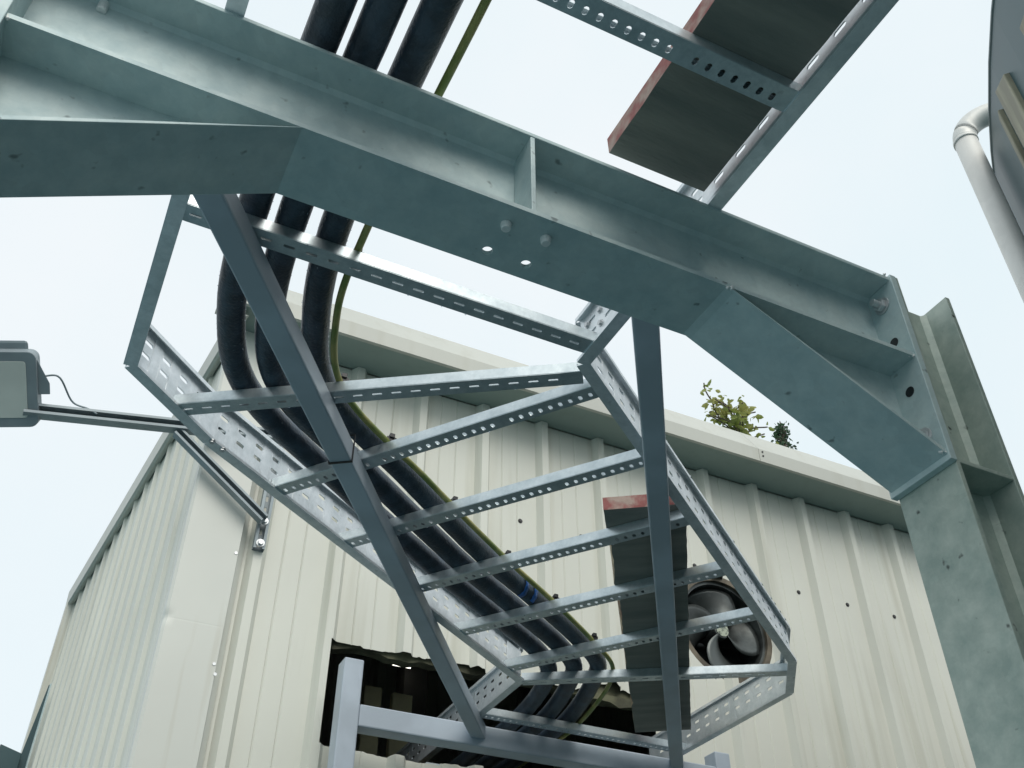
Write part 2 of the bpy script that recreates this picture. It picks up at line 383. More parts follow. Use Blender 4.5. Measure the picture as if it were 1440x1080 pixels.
# eaves: soffit, fascia and capping, three lengths with visible joints
EY = 3.205
ez0, ez1, ez2 = 4.490, 4.566, 4.748
for k, (a, b) in enumerate(((.245, 2.95), (2.952, XR + .06))):
    prof = [(EY + .014, ez0 - .001), (EY - .004, ez0 - .001), (EY - .004, ez1), (EY + .115, ez2), (3.62, ez2 + .02), (3.62, ez2), (EY + .12, ez2 - .02), (EY + .014, ez1 - .01)]
    o = shed_part('eaves_flashing', MB().prism(prof, 'x', a, b), 'eaves')
    for zz in (4.525, 4.55):
        if k: 
            q = obj('rivet', MB().cyl((0, 0, 0), (0, -.004, 0), .005, 8).mesh('rivet'), 'screw', o); q.location = Vector((a + .022, EY - .004, zz)) - Vector((.315, 3.4, 0))
shed_part('soffit', MB().prism([(3.43, 4.503), (EY + .0145, ez0 + .003), (EY + .0145, ez0 + .009), (3.43, 4.509)], 'x', .255, XR + .05), 'soffit')  # its material carries the eaves shade as colour
# verge flashing on the left wall
vp = [(-.03, 4.45), (-.045, 4.455), (-.050, 4.56), (.05, 4.60), (.05, 4.585), (-.035, 4.548), (-.032, 4.462), (-.008, 4.462)]
vb = MB()
for s in (-.16, LL + .012):
    for h, z in vp:
        vb.v.append(L0 + LD * s - LN * (h - .028 + .03) + Vector((0, 0, z)))
n = len(vp); vb.f = [tuple(range(n)), tuple(range(2 * n - 1, n - 1, -1))] + [(i, (i + 1) % n, n + (i + 1) % n, n + i) for i in range(n)]
shed_part('verge_flashing', vb, 'eaves')
# roof sheet
rf = MB(); pts = [(.345, 3.33), (XR + .04, 3.33), (XR + .04, 6.40), (.035, 6.40)]
rf.hexa([(x, y, 4.585) for x, y in pts] + [(x, y, 4.60) for x, y in pts]); shed_part('roof', rf, 'clad')
# rear corner flashing
rc = MB(); q = B0 + LN * .034
rc.hexa([(q.x - .005, q.y - .06, .02), (q.x + .03, q.y - .06, .02), (q.x + .03, q.y + .012, .02), (q.x - .011, q.y + .012, .02), (q.x - .005, q.y - .06, 4.5), (q.x + .03, q.y - .06, 4.5), (q.x + .03, q.y + .012, 4.5), (q.x - .011, q.y + .012, 4.5)])
shed_part('rear_corner_flashing', rc, 'trim')
# lining board and rail seen inside the opening
def ragged_strip(x0, x1, zt, zb, y0, y1, amp, step=.06):
    mb = MB(); xs = []; x = x0
    while x < x1: xs.append(x); x += step * random.uniform(.6, 1.4)
    xs.append(x1); zz = [zb + random.uniform(-amp, amp) for _ in xs]
    for i in range(len(xs) - 1):
        a, b = xs[i], xs[i + 1]
        mb.hexa([(a, y0, zz[i]), (b, y0, zz[i + 1]), (b, y1, zz[i + 1]), (a, y1, zz[i]), (a, y0, zt), (b, y0, zt), (b, y1, zt), (a, y1, zt)])
    return mb
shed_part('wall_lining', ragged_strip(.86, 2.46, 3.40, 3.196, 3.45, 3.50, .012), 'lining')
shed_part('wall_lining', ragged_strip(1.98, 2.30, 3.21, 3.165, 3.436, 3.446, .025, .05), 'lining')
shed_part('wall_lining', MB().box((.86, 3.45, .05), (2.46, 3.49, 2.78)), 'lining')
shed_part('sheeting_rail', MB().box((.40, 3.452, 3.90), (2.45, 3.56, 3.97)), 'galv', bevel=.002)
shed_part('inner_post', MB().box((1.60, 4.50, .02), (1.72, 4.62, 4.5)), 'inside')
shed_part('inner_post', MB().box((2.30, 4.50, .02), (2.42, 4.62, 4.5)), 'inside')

# things inside the shed, seen through the opening
for x, wdt, zt, lb in ((1.345, .082, 3.385, 'narrower brown board standing upright inside the dark shed opening'), (1.485, .095, 3.375, 'wider brown board standing upright inside the dark shed opening')):
    o = tag(MB().box((-wdt / 2, -.02, 0), (wdt / 2, .02, zt)).obj('storage_board', material('storage_board', (.72, .66, .42), .8, 0, .2, 3), None, .004), '', 'board', 'boards inside the shed')
    o.location = (x, 4.20, .0)
    o['label'] = lb
o = thing('strip_light', 'small lit strip light glowing inside the dark shed opening', 'light', (1.546, 4.40, 3.607))
MB().cyl((-.045, 0, 0), (.045, .0, 0), .008, 10).obj('tube', 'glow', o)
MB().box((-.06, -.015, .008), (.06, .015, .03)).obj('housing', 'trim', o)
MB().box((-.004, -.004, .03), (.004, .004, .98)).obj('hanger', 'bolt', o)

# ------------------------------------------------------------------ extractor fan in the front wall
fan = thing('extractor_fan', 'round extractor fan with dark metal blades set in the shed wall', 'fan', (FX, 3.43, FZ))
def ring(r0, r1, y0, y1, n=48):
    mb = MB()
    for y in (y0, y1):
        for r in (r0, r1):
            for i in range(n): a = 2 * math.pi * i / n; mb.v.append(Vector((r * math.cos(a), y, r * math.sin(a))))
    for i in range(n):
        j = (i + 1) % n
        mb.f += [(i, j, n + j, n + i), (2 * n + i, 3 * n + i, 3 * n + j, 2 * n + j), (i, 2 * n + i, 2 * n + j, j), (n + i, n + j, 3 * n + j, 3 * n + i)]
    return mb
ring(.236, .262, .004, .10).obj('duct_ring', 'fan_ring', fan, smooth=False)
ring(.222, .237, .02, .20).obj('inlet_cone', 'fan', fan)
MB().cyl((0, .205, 0), (0, .215, 0), .25, 40).obj('back_plate', 'fan', fan)
def blade(a0):
    mb = MB(); nu, nv = 10, 8
    for i in range(nu + 1):
        r = .035 + (.215 - .035) * i / nu
        half = math.radians(34 + 8 * math.sin(i / nu * math.pi)); sw = math.radians(28) * (i / nu) ** 1.4
        for j in range(nv + 1):
            t = j / nv * 2 - 1; a = a0 + sw + half * t
            y = .075 + .05 * t * (1 - .25 * i / nu) - .018 * (1 - t * t)
            mb.v.append(Vector((r * math.cos(a), y, r * math.sin(a))))
    for i in range(nu):
        for j in range(nv): k = i * (nv + 1) + j; mb.f.append((k, k + 1, k + nv + 2, k + nv + 1))
    return mb
for k in range(4):
    o = blade(math.radians(75 + 90 * k)).obj('blade', 'fan', fan, smooth=True); solid(o, .003)
hub = MB().cyl((0, .15, 0), (0, .03, 0), .042, 24).obj('hub', 'fan', fan, .004)
MB().cyl((0, .0301, 0), (0, .027, 0), .034, 24).obj('hub_label', 'fan_label', hub)
MB().box((-.24, .16, -.012), (.24, .175, .012)).obj('motor_arm', 'fan', fan)

# ------------------------------------------------------------------ steel portal frame
BY0, BY1, BZ0, BZ1 = .862, .988, 2.710, 2.900
YW = .925; TF, TW = .0085, .0065
XL, XE = -.262, 1.180
HX_R, HX_L, HZ = .800, .108, 2.508
beam = thing('steel_beam', 'thick galvanised steel beam with haunched ends crossing over the yard', 'beam', (0, YW, 2.71))
BO = Vector((0, YW, 2.71))
def bpart(name, mb, mat='galv', parent=None, bevel=.0012, own=None):
    mb.v = [v - BO for v in mb.v]; return mb.obj(name, mat, parent or own or beam, bevel)
bpart('top_flange', MB().box((XL, BY0, BZ1 - TF), (XE, BY1, BZ1)))
bpart('web', MB().box((XL, YW - TW / 2, BZ0 + TF), (XE, YW + TW / 2, BZ1 - TF)), bevel=0)
for s in (-1, 1):      # root fillets
    y = YW + s * TW / 2
    bpart('root_fillet', MB().prism([(y, BZ1 - TF), (y + s * .007, BZ1 - TF), (y, BZ1 - TF - .007)], 'x', XL, XE), bevel=0)
# bottom flange with two open bolt holes
fl = MB(); hx = [(.4245, .958), (.4895, .958)]; hr = .0085; hn = 24; za, zb = BZ0, BZ0 + TF
def quad(x0, x1):
    for z in (za, zb): fl.add([(x0, BY0, z), (x1, BY0, z), (x1, BY1, z), (x0, BY1, z)], [(0, 1, 2, 3)])
    for y in (BY0, BY1): fl.add([(x0, y, za), (x1, y, za), (x1, y, zb), (x0, y, zb)], [(0, 1, 2, 3)])
cuts_x = [XL]
for hx_, hy_ in hx: cuts_x += [hx_ - .02, hx_ + .02]
cuts_x.append(XE)
for i in range(0, len(cuts_x), 2): quad(cuts_x[i], cuts_x[i + 1])
for hx_, hy_ in hx:
    cs_ = [(math.cos(2 * math.pi * i / hn), math.sin(2 * math.pi * i / hn)) for i in range(hn)]; sq = []
    for c_, d_ in cs_:
        m_ = max(abs(c_), abs(d_)); c_, d_ = c_ / m_, d_ / m_; sq.append((hx_ + .02 * c_, hy_ + (BY1 - hy_) * d_ if d_ > 0 else hy_ + (hy_ - BY0) * d_))
    for z in (za, zb):
        fl.add([(hx_ + hr * c_, hy_ + hr * d_, z) for c_, d_ in cs_] + [(x, y, z) for x, y in sq], [(i, (i + 1) % hn, hn + (i + 1) % hn, hn + i) for i in range(hn)])
    fl.add([(hx_ + hr * c_, hy_ + hr * d_, z) for z in (za, zb) for c_, d_ in cs_], [(i, (i + 1) % hn, hn + (i + 1) % hn, hn + i) for i in range(hn)])
    for y in (BY0, BY1): fl.add([(hx_ - .02, y, za), (hx_ + .02, y, za), (hx_ + .02, y, zb), (hx_ - .02, y, zb)], [(0, 1, 2, 3)])
fl.v = [v - BO for v in fl.v]; me = fl.mesh('bottom_flange'); obj('bottom_flange', me, 'galv', beam)
# haunches: cut-down sections welded under the beam
def haunch(x0, x1):
    sgn = 1 if x1 > x0 else -1
    bpart('haunch_web', MB().prism([(x0, BZ0), (x1, BZ0), (x1, HZ + TF)], 'y', YW - TW / 2, YW + TW / 2), bevel=0)
    d = Vector((x1 - x0, HZ - BZ0)).normalized(); nrm = Vector((-d.y, d.x)) * sgn
    a, b = Vector((x0, BZ0 - .0005)), Vector((x1, HZ))
    if nrm.y < 0: nrm = -nrm
    poly = [tuple(a), tuple(b), tuple(b + nrm * TF), tuple(a + nrm * TF * .2)]
    bpart('haunch_flange', MB().prism(poly, 'y', BY0, BY1))
haunch(HX_R, XE); haunch(HX_L, XL)
bpart('weld_bead', MB().prism([(HX_R - .006, BZ0 + .0002), (HX_R + .010, BZ0 - .0055), (HX_R + .010, BZ0 - .0010)], 'y', BY0 + .002, BY1 - .002), 'galv')
# stiffener and its lug on the web
bpart('stiffener', MB().box((.452, BY0 + .001, BZ0 + TF), (.460, YW - TW / 2, BZ1 - TF)), 'galv')
bpart('lug', MB().cyl((-.182, YW - .006, 2.889), (-.182, YW - .006, 2.868), .007, 12), 'weld', bevel=.002)
# end plates
for x0, x1 in ((XE, XE + .014), (XL - .014, XL)):
    bpart('end_plate', MB().box((x0, BY0 - .004, HZ - .010), (x1, BY1 + .004, BZ1 + .004)))
def hexbolt(name, p, d, own, off, r=.0125, h=.009, shank=.022, mat='bolt'):
    p, d = Vector(p), Vector(d)
    o = MB().cyl(p, p + d * .0025, r * 1.35, 16).cyl(p + d * .0025, p + d * (.0025 + h), r, 6).cyl(p + d * .01, p + d * (.0025 + shank), r * .55, 10)
    o.v = [v - off for v in o.v]; return o.obj(name, mat, own, .0008)
for y in (.893, .957):
    for z in ((2.853, 2.56) if y < .92 else (2.853, 2.655, 2.56)): hexbolt('end_bolt', (XE, y, z), (-1, 0, 0), beam, BO)
    hexbolt('end_bolt', (XL, y, 2.56), (1, 0, 0), beam, BO)
# dark spare bolt hole recesses in the end plate
for z in (2.765, 2.655):
    bpart('spare_hole', MB().cyl((XE - .0005, .893, z), (XE + .001, .893, z), .0095, 16), 'tie', bevel=0)
for x, y, z in ((XE - .004, BY0 + .002, BZ0 + .004), (XE - .004, BY0 + .002, BZ1 - .002), (XE - .004, BY0 + .002, HZ + .006), (XL + .004, BY0 + .002, BZ0 + .004), (.456, BY0 + .003, BZ0 + .008), (HX_R, BY0 + .001, BZ0 + .001)):
    wbm = MB()
    for k in range(4):
        q = Vector((x, y, z)) + Vector((random.uniform(-.006, .004), random.uniform(-.002, .004), random.uniform(-.005, .005))); r = random.uniform(.0028, .0045); b_ = len(wbm.v)
        wbm.v += [q + Vector(t) * r for t in ((1, 0, 0), (-1, 0, 0), (0, 1, 0), (0, -1, 0), (0, 0, 1), (0, 0, -1))]
        wbm.f += [tuple(b_ + i for i in t) for t in ((0, 2, 4), (2, 1, 4), (1, 3, 4), (3, 0, 4), (2, 0, 5), (1, 2, 5), (3, 1, 5), (0, 3, 5))]
    wbm.v = [v - BO for v in wbm.v]; wbm.obj('weld_blob', 'weld', beam, smooth=True)
# bolt heads under the bottom flange
for x in (.4265, .492):
    o = MB().cyl((x, .897, BZ0), (x, .897, BZ0 - .012), .0090, 14, .0070); o.v = [v - BO for v in o.v]; o.obj('bolt_end', 'weld', beam, .0015)

def column(x0, sgn, label):
    col = thing('steel_column', label, 'column', (x0, YW, 0), 'columns of the portal frame'); off = Vector((x0, YW, 0)); D = .137; T = .010
    def cp(name, mb, mat='galv_col', bevel=.0012): mb.v = [v - off for v in mb.v]; return mb.obj(name, mat, col, bevel)
    def bx(a, b, y0, y1, z0, z1): return MB().box((min(x0 + sgn * a, x0 + sgn * b), y0, z0), (max(x0 + sgn * a, x0 + sgn * b), y1, z1))
    cp('inner_flange', bx(0, T, BY0, BY1, .016, BZ1 + .008)); cp('outer_flange', bx(D - T, D, BY0, BY1, .016, BZ1 + .010))
    cp('web', bx(T, D - T, YW - .0035, YW + .0035, .016, BZ1 + .008), bevel=0)
    for s in (-1, 1):
        for a in (T, D - T):
            q = 1 if a == T else -1; y = YW + s * .0035
            cp('root_fillet', MB().prism([(x0 + sgn * a, y), (x0 + sgn * (a + q * .009), y), (x0 + sgn * a, y + s * .009)], 'z', .016, BZ1 + .006), bevel=0)
        y0, y1 = sorted((YW + s * .0035, YW + s * .062))
        cp('stiffener', bx(T, D - T, y0, y1, HZ - .008, HZ))
    cp('base_plate', bx(-.06, D + .06, BY0 - .06, BY1 + .06, .0, .016), bevel=.002)
    for a in (-.03, D + .03):
        for y in (BY0 - .03, BY1 + .03):
            hexbolt('anchor_bolt', (x0 + sgn * a, y, .016), (0, 0, 1), col, off)
    return col
column(XE + .014, 1, 'mottled galvanised steel column whose foot stands between shed and dark tank')
column(XL - .014, -1, 'galvanised steel column at the beam end away from the dark tank')

# ------------------------------------------------------------------ painted support frame near the shed and its two struts
CX0, CY0, CZ0, CZ1 = .925, 3.205, 2.824, 2.900
frame = thing('steel_gantry', 'grey painted goalpost gantry standing before the ragged shed opening', 'gantry', (.96, 3.2425, 0)); FO = Vector((.96, 3.2425, 0))
def fpart(name, mb, bevel=.005): mb.v = [v - FO for v in mb.v]; return mb.obj(name, 'paint', frame, bevel)
fpart('post', MB().box((.918, CY0 - .001, .012), (.988, CY0 + .074, 3.055)))
fpart('post', MB().box((2.44, CY0 - .001, .012), (2.51, CY0 + .074, 2.96)))
fpart('crossbar', MB().box((.9885, CY0, CZ0), (2.4395, CY0 + .073, CZ1)))
fpart('base_plate', MB().box((.87, CY0 - .05, 0), (1.04, CY0 + .12, .012)), .002)
fpart('base_plate', MB().box((2.39, CY0 - .05, 0), (2.56, CY0 + .12, .012)), .002)
def strut(p, q, label):
    p, q = Vector(p), Vector(q); off = p.copy()
    mb = bar(p, q, .050, .050); mb.v = [v - off for v in mb.v]
    o = mb.obj('support_strut', 'paint', None, .004); o.location = off
    return tag(o, label, 'strut')
SD = Vector((.567, .824, 0))
def strut_line(px, py, y0, y1):    # through point on its axis
    return (px + SD.x / SD.y * (y0 - py), y0, 2.874), (px + SD.x / SD.y * (y1 - py), y1, 2.874)
S1 = strut_line(.026, 1.168, .975, 3.212); S2 = strut_line(.818, 1.118, .975, 3.212)
strut(*S1, 'grey square strut running under the three thick black cables')
strut(*S2, 'grey square strut running under the scaffold board beside the round fan')

# ------------------------------------------------------------------ cable ladder
ZL = 2.900
lad = thing('cable_ladder', 'galvanised cable ladder doglegging over the beam and into the shed', 'cable ladder', (0, 0, ZL)); LO = Vector((0, 0, ZL))
RH, RW = .116, .0022
def rail(p, q, slots=True, ext0=0, ext1=0, rows=2, phase=.03):
    p, q = Vector((*p, 0)), Vector((*q, 0)); d = (q - p).normalized(); p = p - d * ext0; q = q + d * ext1; L = (q - p).length; nrm = Vector((-d.y, d.x, 0))
    mb = MB(); H = []
    if slots:
        s = phase
        while s < L - .03:
            H.append((s, .050, .0135, .0048)); H.append((s, .082, .0135, .0048)); s += .062
    slot_strip(mb, L, 0, RH, lambda s, t: p + d * s + Vector((0, 0, t)), H)
    for z, wdt, lip in ((0, .013, .006), (RH, .012, -.009)):      # bottom and top flange with lips
        for sg in (-1, 1):
            a = p + nrm * (sg * wdt) + Vector((0, 0, z)); b = q + nrm * (sg * wdt) + Vector((0, 0, z)); c = p + Vector((0, 0, z)); e = q + Vector((0, 0, z))
            mb.add([c, e, b, a, b + Vector((0, 0, lip)), a + Vector((0, 0, lip))], [(0, 1, 2, 3), (3, 2, 4, 5)])
    me = mb.mesh('side_rail'); bm = bmesh.new(); bm.from_mesh(me); bmesh.ops.remove_doubles(bm, verts=bm.verts[:], dist=1e-5); bmesh.ops.recalc_face_normals(bm, faces=bm.faces[:]); bm.to_mesh(me); bm.free()
    o = obj('side_rail', me, 'ladder', lad); solid(o, RW); return o
A0, A1, A1b, A2, A3 = (-.018, -1.3), (-.016, 1.722), (.185, 1.915), (1.392, 2.800), (1.400, 4.3)
B0_, B1, B2, B2b, B3 = (.800, -1.3), (.800, 1.319), (2.088, 2.292), (2.238, 2.498), (2.240, 3.36)
rail(A0, A1); rail(A1, A1b, ext0=0); rail(A1b, A2); rail(A2, A3)
rail(B0_, B1); rail(B1, B2); rail(B2, B2b, slots=False); rail(B2b, B3)
# rungs: folded channels with slotted undersides
def rung_mesh(L, along):
    mb = MB(); W, Hh = .040, .024; H = []
    if along:
        s = .03
        while s < L - .03: H.append((s, W / 2, .0105, .0030)); s += .041
    else:
        s = .025; k = 0
        while s < L - .02:
            if k % 14 != 11: H.append((s, W / 2 + .004, .0042, .0068))
            s += .0232; k += 1
    slot_strip(mb, L, 0, W, lambda s, t: Vector((s, t - W / 2, 0)), H)
    for y in (-W / 2, W / 2):
        i = -1 if y > 0 else 1
        mb.add([(0, y, 0), (L, y, 0), (L, y, Hh), (0, y, Hh), (L, y + i * .007, Hh), (0, y + i * .007, Hh)], [(0, 1, 2, 3), (3, 2, 4, 5)])
    me = mb.mesh('rung'); bm = bmesh.new(); bm.from_mesh(me); bmesh.ops.remove_doubles(bm, verts=bm.verts[:], dist=1e-5); bmesh.ops.recalc_face_normals(bm, faces=bm.faces[:]); bm.to_mesh(me); bm.free()
    me.materials.append(M['rung']); return me
def drops_mesh(L, seed):
    rnd = random.Random(seed); mb = MB()
    for _ in range(11):
        c = Vector((rnd.uniform(.04, L - .04), rnd.choice((-.019, .019, .020)), -.0012)); r = rnd.uniform(.0012, .0023); n = 6
        mb.v.append(c + Vector((0, 0, r))); k = len(mb.v) - 1
        for z, s in ((.5, .85), (-.2, 1), (-.9, .6)):
            for i in range(n): mb.v.append(c + Vector((r * s * math.cos(i * math.pi / 3), r * s * math.sin(i * math.pi / 3), z * r)))
        mb.v.append(c - Vector((0, 0, r * 1.35)))
        for i in range(n):
            j = (i + 1) % n; mb.f.append((k, k + 1 + i, k + 1 + j)); mb.f.append((k + 3 * n + 1, k + 1 + 2 * n + j, k + 1 + 2 * n + i))
            for lv in range(2): mb.f.append((k + 1 + lv * n + i, k + 1 + lv * n + n + i, k + 1 + lv * n + n + j, k + 1 + lv * n + j))
    me = mb.mesh('water_drops', True); me.materials.append(M['drop']); return me
RM = {}
RUNGS = []
def rung(p, q, along, i=0):
    p, q = Vector((*p, 0)), Vector((*q, 0)); L = round((q - p).length, 2); key = (L, along)
    if key not in RM: RM[key] = (rung_mesh(L, along), [drops_mesh(L, 5 + 9 * k) for k in range(3)])
    o = obj('rung', RM[key][0], None, lad); solid(o, .0020)
    a = math.atan2(q.y - p.y, q.x - p.x); c = (p + q) / 2; d = (q - p).normalized()
    o.location = c - d * L / 2 + Vector((0, 0, .0035)); o.rotation_euler = (0, 0, a)
    dr = obj('water_drops', RM[key][1][i % 3], None, o); dr['kind'] = 'stuff'
    RUNGS.append((p, q)); return o
for k in range(7): rung((-.016, .945 - .305 * k), (.798, .945 - .305 * k), False, k)
rung((-.016, 1.268), (.798, 1.272), True)
rung((.095, 1.835), (.822, 1.360), True, 1)
for i, (l, r) in enumerate([((.375, 2.053), (.858, 1.404)), ((.600, 2.221), (1.090, 1.567)), ((.838, 2.392), (1.325, 1.740)), ((1.074, 2.567), (1.562, 1.912)), ((1.318, 2.740), (1.800, 2.094))]):
    l, r = Vector(l), Vector(r); d_ = r - l
    def meet(p, q):
        p, q = Vector(p), Vector(q); e_ = q - p; den = d_.x * e_.y - d_.y * e_.x; w_ = p - l; return l + d_ * ((w_.x * e_.y - w_.y * e_.x) / den)
    l2, r2 = meet(A1b, A2), meet(B1, B2); rung(tuple(l2), tuple(r2), False, i)
rung((1.405, 2.815), (2.135, 2.375), True, 2)
for y in (3.13, 3.44, 3.75, 4.05): rung((1.402, y), (2.238, y), False, int(y * 7))
# bolts and couplers at the rail joints
def small_bolt(p, d, r=.006):
    p, d = Vector(p) - LO, Vector(d).normalized()
    return MB().cyl(p, p + d * .002, r * 1.3, 12).cyl(p + d * .002, p + d * .006, r, 6).obj('bolt', 'bolt', lad)
n1 = Vector((.592, -.806, 0)); d1 = Vector((.806, .592, 0))
small_bolt(Vector((*A1b, ZL + .0)) + n1 * .010, (0, 0, -1)); small_bolt(Vector((*A1b, ZL)) + n1 * .010 + d1 * .035, (0, 0, -1))
for s, z in ((.05, .05), (.05, .085), (.09, .05), (.09, .085)): 
    small_bolt(Vector((1.40, 2.80 + s, ZL + z)), (1, 0, 0), .005)
dB = (Vector((*B2, 0)) - Vector((*B1, 0))).normalized(); nB = Vector((dB.y, -dB.x, 0))
for s in (.42, .66, 1.02, 1.30, 1.40, 1.44, 1.50, 1.56): small_bolt(Vector((*B1, ZL + RH + .001)) + dB * s + nB * .008, nB + Vector((0, 0, .6)), .005)
for s, z in ((.03, .045), (.03, .08), (.08, .045), (.08, .08)): small_bolt(Vector((.799, 1.319 - s, ZL + z)), (-1, 0, 0), .006)
cp_ = MB().box((.8015, 1.20, ZL + .02), (.8045, 1.3185, ZL + .10)); cp_.v = [v - LO for v in cp_.v]; cp_.obj('coupler_plate', 'ladder', lad)
cp_ = bar(Vector((*A2, .06)) - d1 * .10 + n1 * .0035, Vector((*A2, .06)) + n1 * .0035 - d1 * .004, .0025, .08); cp_.obj('coupler_plate', 'ladder', lad)

# ------------------------------------------------------------------ cables lying on the rungs
ZC = ZL + .0295 + .028
paths = {
 'black armoured cable lying closest to the perforated rail of the ladder': [(.112, -1.3), (.112, .1), (.111, .9), (.103, 1.23), (.134, 1.542), (.218, 1.76), (.55, 2.050), (.912, 2.330), (1.145, 2.500), (1.385, 2.672), (1.480, 2.770), (1.528, 2.88), (1.590, 3.187), (1.60, 4.2)],
 'black armoured cable lying between the other two thick cables': [(.178, -1.3), (.178, .1), (.177, .9), (.171, 1.207), (.203, 1.509), (.283, 1.724), (.60, 1.985), (.955, 2.268), (1.192, 2.438), (1.445, 2.620), (1.548, 2.722), (1.600, 2.84), (1.682, 3.193), (1.69, 4.2)],
 'black armoured cable with a scrap of blue tape, next to the green one': [(.250, -1.3), (.250, .1), (.250, .9), (.246, 1.207), (.285, 1.468), (.368, 1.682), (.66, 1.930), (.997, 2.204), (1.238, 2.374), (1.492, 2.562), (1.610, 2.672), (1.668, 2.80), (1.768, 3.203), (1.78, 4.2)]}
for lb, pts in paths.items():
    P3 = catmull([(x, y, ZC + .002 * math.sin(i * 1.7)) for i, (x, y) in enumerate(pts)], 14)
    v, f = tube(P3, .0282, 20, .00025)
    o = obj('power_cable', mesh('power_cable', v, f, True), 'cable'); dm = MB(); rnd_ = random.Random(len(pts) + int(pts[2][0] * 100))
    for _ in range(420):
        k_ = rnd_.randrange(14 * 2, len(P3) - 20); c_ = P3[k_].lerp(P3[k_ + 1], rnd_.random()); d_ = (P3[k_ + 1] - P3[k_]).normalized(); s_ = d_.cross(Vector((0, 0, 1)))
        a_ = rnd_.choice((rnd_.gauss(0, .35), math.pi + rnd_.gauss(0, .35), rnd_.gauss(-1.57, .5))); rr_ = rnd_.uniform(.0007, .0017)
        c_ = c_ + (s_ * math.cos(a_) + Vector((0, 0, 1)) * math.sin(a_)) * (.0282 + rr_ * .2); n_ = len(dm.v)
        dm.v += [c_ + Vector(q) * rr_ for q in ((1, 0, 0), (-1, 0, 0), (0, 1, 0), (0, -1, 0), (0, 0, 1), (0, 0, -1.3))]
        dm.f += [tuple(n_ + i for i in t) for t in ((0, 2, 4), (2, 1, 4), (1, 3, 4), (3, 0, 4), (2, 0, 5), (1, 2, 5), (3, 1, 5), (0, 3, 5))]
    dr = dm.obj('water_drops', 'drop', o, smooth=True); dr['kind'] = 'stuff'
    tag(o, lb, 'cable', 'thick black cables on the ladder')
gp = [(.303, -1.3), (.303, .1), (.303, .9), (.297, 1.207), (.320, 1.44), (.402, 1.650), (.70, 1.898), (1.030, 2.156), (1.262, 2.322), (1.505, 2.510), (1.640, 2.632), (1.710, 2.77), (1.795, 3.15), (1.805, 3.335), (1.79, 4.2)]
GPATH = catmull([(x, y, ZL + .0295 + .0075) for x, y in gp], 14)
v, f = tube(GPATH, .0072, 12, .0001)
tag(obj('earth_cable', mesh('earth_cable', v, f, True), 'earth'), 'thin green and yellow earth cable beside the thick black cables', 'cable')
# blue tape wound round the third cable
tp = thing('cable_tape', 'scrap of blue tape wrapped round a thick black cable', 'tape', (1.175, 2.330, ZC))
c0 = Vector((1.150, 2.310, ZC)); dd = Vector((.817, .577, 0))
def tape_band(c, rr, wd, a0, a1, ph):
    mb = MB(); s = dd.cross(Vector((0, 0, 1))); n = 18
    for i in range(n + 1):
        a = a0 + (a1 - a0) * i / n
        for q in (-1, 1):
            mb.v.append(c + (s * math.cos(a) + Vector((0, 0, 1)) * math.sin(a)) * (rr + .001 * math.sin(i * 1.3 + q)) + dd * (q * wd / 2 + .012 * math.sin(a + ph)) - Vector((1.175, 2.330, ZC)))
    for i in range(n): mb.f.append((2 * i, 2 * i + 1, 2 * i + 3, 2 * i + 2))
    return mb
for cc, a0, a1 in ((c0, 4.3, 6.9), (c0 + dd * .055, 4.9, 7.2)):
    o = tape_band(cc, .0292, .018, a0, a1, cc.x * 9).obj('tape_band', 'tape', tp, smooth=True); solid(o, .0012)
# black cable ties at each rung
def tie(p, big=False, label=''):
    o = thing('cable_tie', label, 'cable tie', p, 'black ties holding the earth cable')
    MB().box((-.006, -.006, .006), (.006, .006, .017)).obj('lock', 'tie', o, .001)
    MB().box((-.011, -.002, -.002), (.011, .002, .009)).obj('strap', 'tie', o)
    return o
def near_path(y):
    return min(GPATH, key=lambda q: abs(q.y - y))
for (p, q), lb in zip(RUNGS[7:14], ['on the first slotted rung past the beam', 'on the mitred rung before the ladder turns', 'on the first rung after the ladder turns', 'on the second rung after the ladder turns', 'on the third rung after the ladder turns', 'one rung past the blue tape', 'on the last straight rung before the second bend']):
    d = (q - p); best = None
    for gq in GPATH:
        t = ((gq.xy - p.xy).dot(d.xy)) / d.xy.length_squared; e = (gq.xy - (p + d * t).xy).length
        if best is None or e < best[0]: best = (e, gq)
    gq = best[1]; tie((gq.x + .004, gq.y - .008, gq.z + .002), label='black cable tie on the earth cable ' + lb)
# strap round strut and mitred rung
ax = Vector(S1[0]) + (Vector(S1[1]) - Vector(S1[0])).normalized() * .985
st = MB(); s_ = SD.cross(Vector((0, 0, 1)))
for q in (0, 1):
    for a, b in ((-1, -1), (1, -1), (1, 1.7), (-1, 1.7)): st.v.append(s_ * (a * .0265) + Vector((0, 0, b * .0265)) + SD * (q * .006))
st.f = [(i, (i + 1) % 4, 4 + (i + 1) % 4, 4 + i) for i in range(4)]
o = st.obj('tie_strap', 'tie'); solid(o, .002); o.location = ax
tag(o, 'black strap tying the mitred rung to the grey strut', 'cable tie')

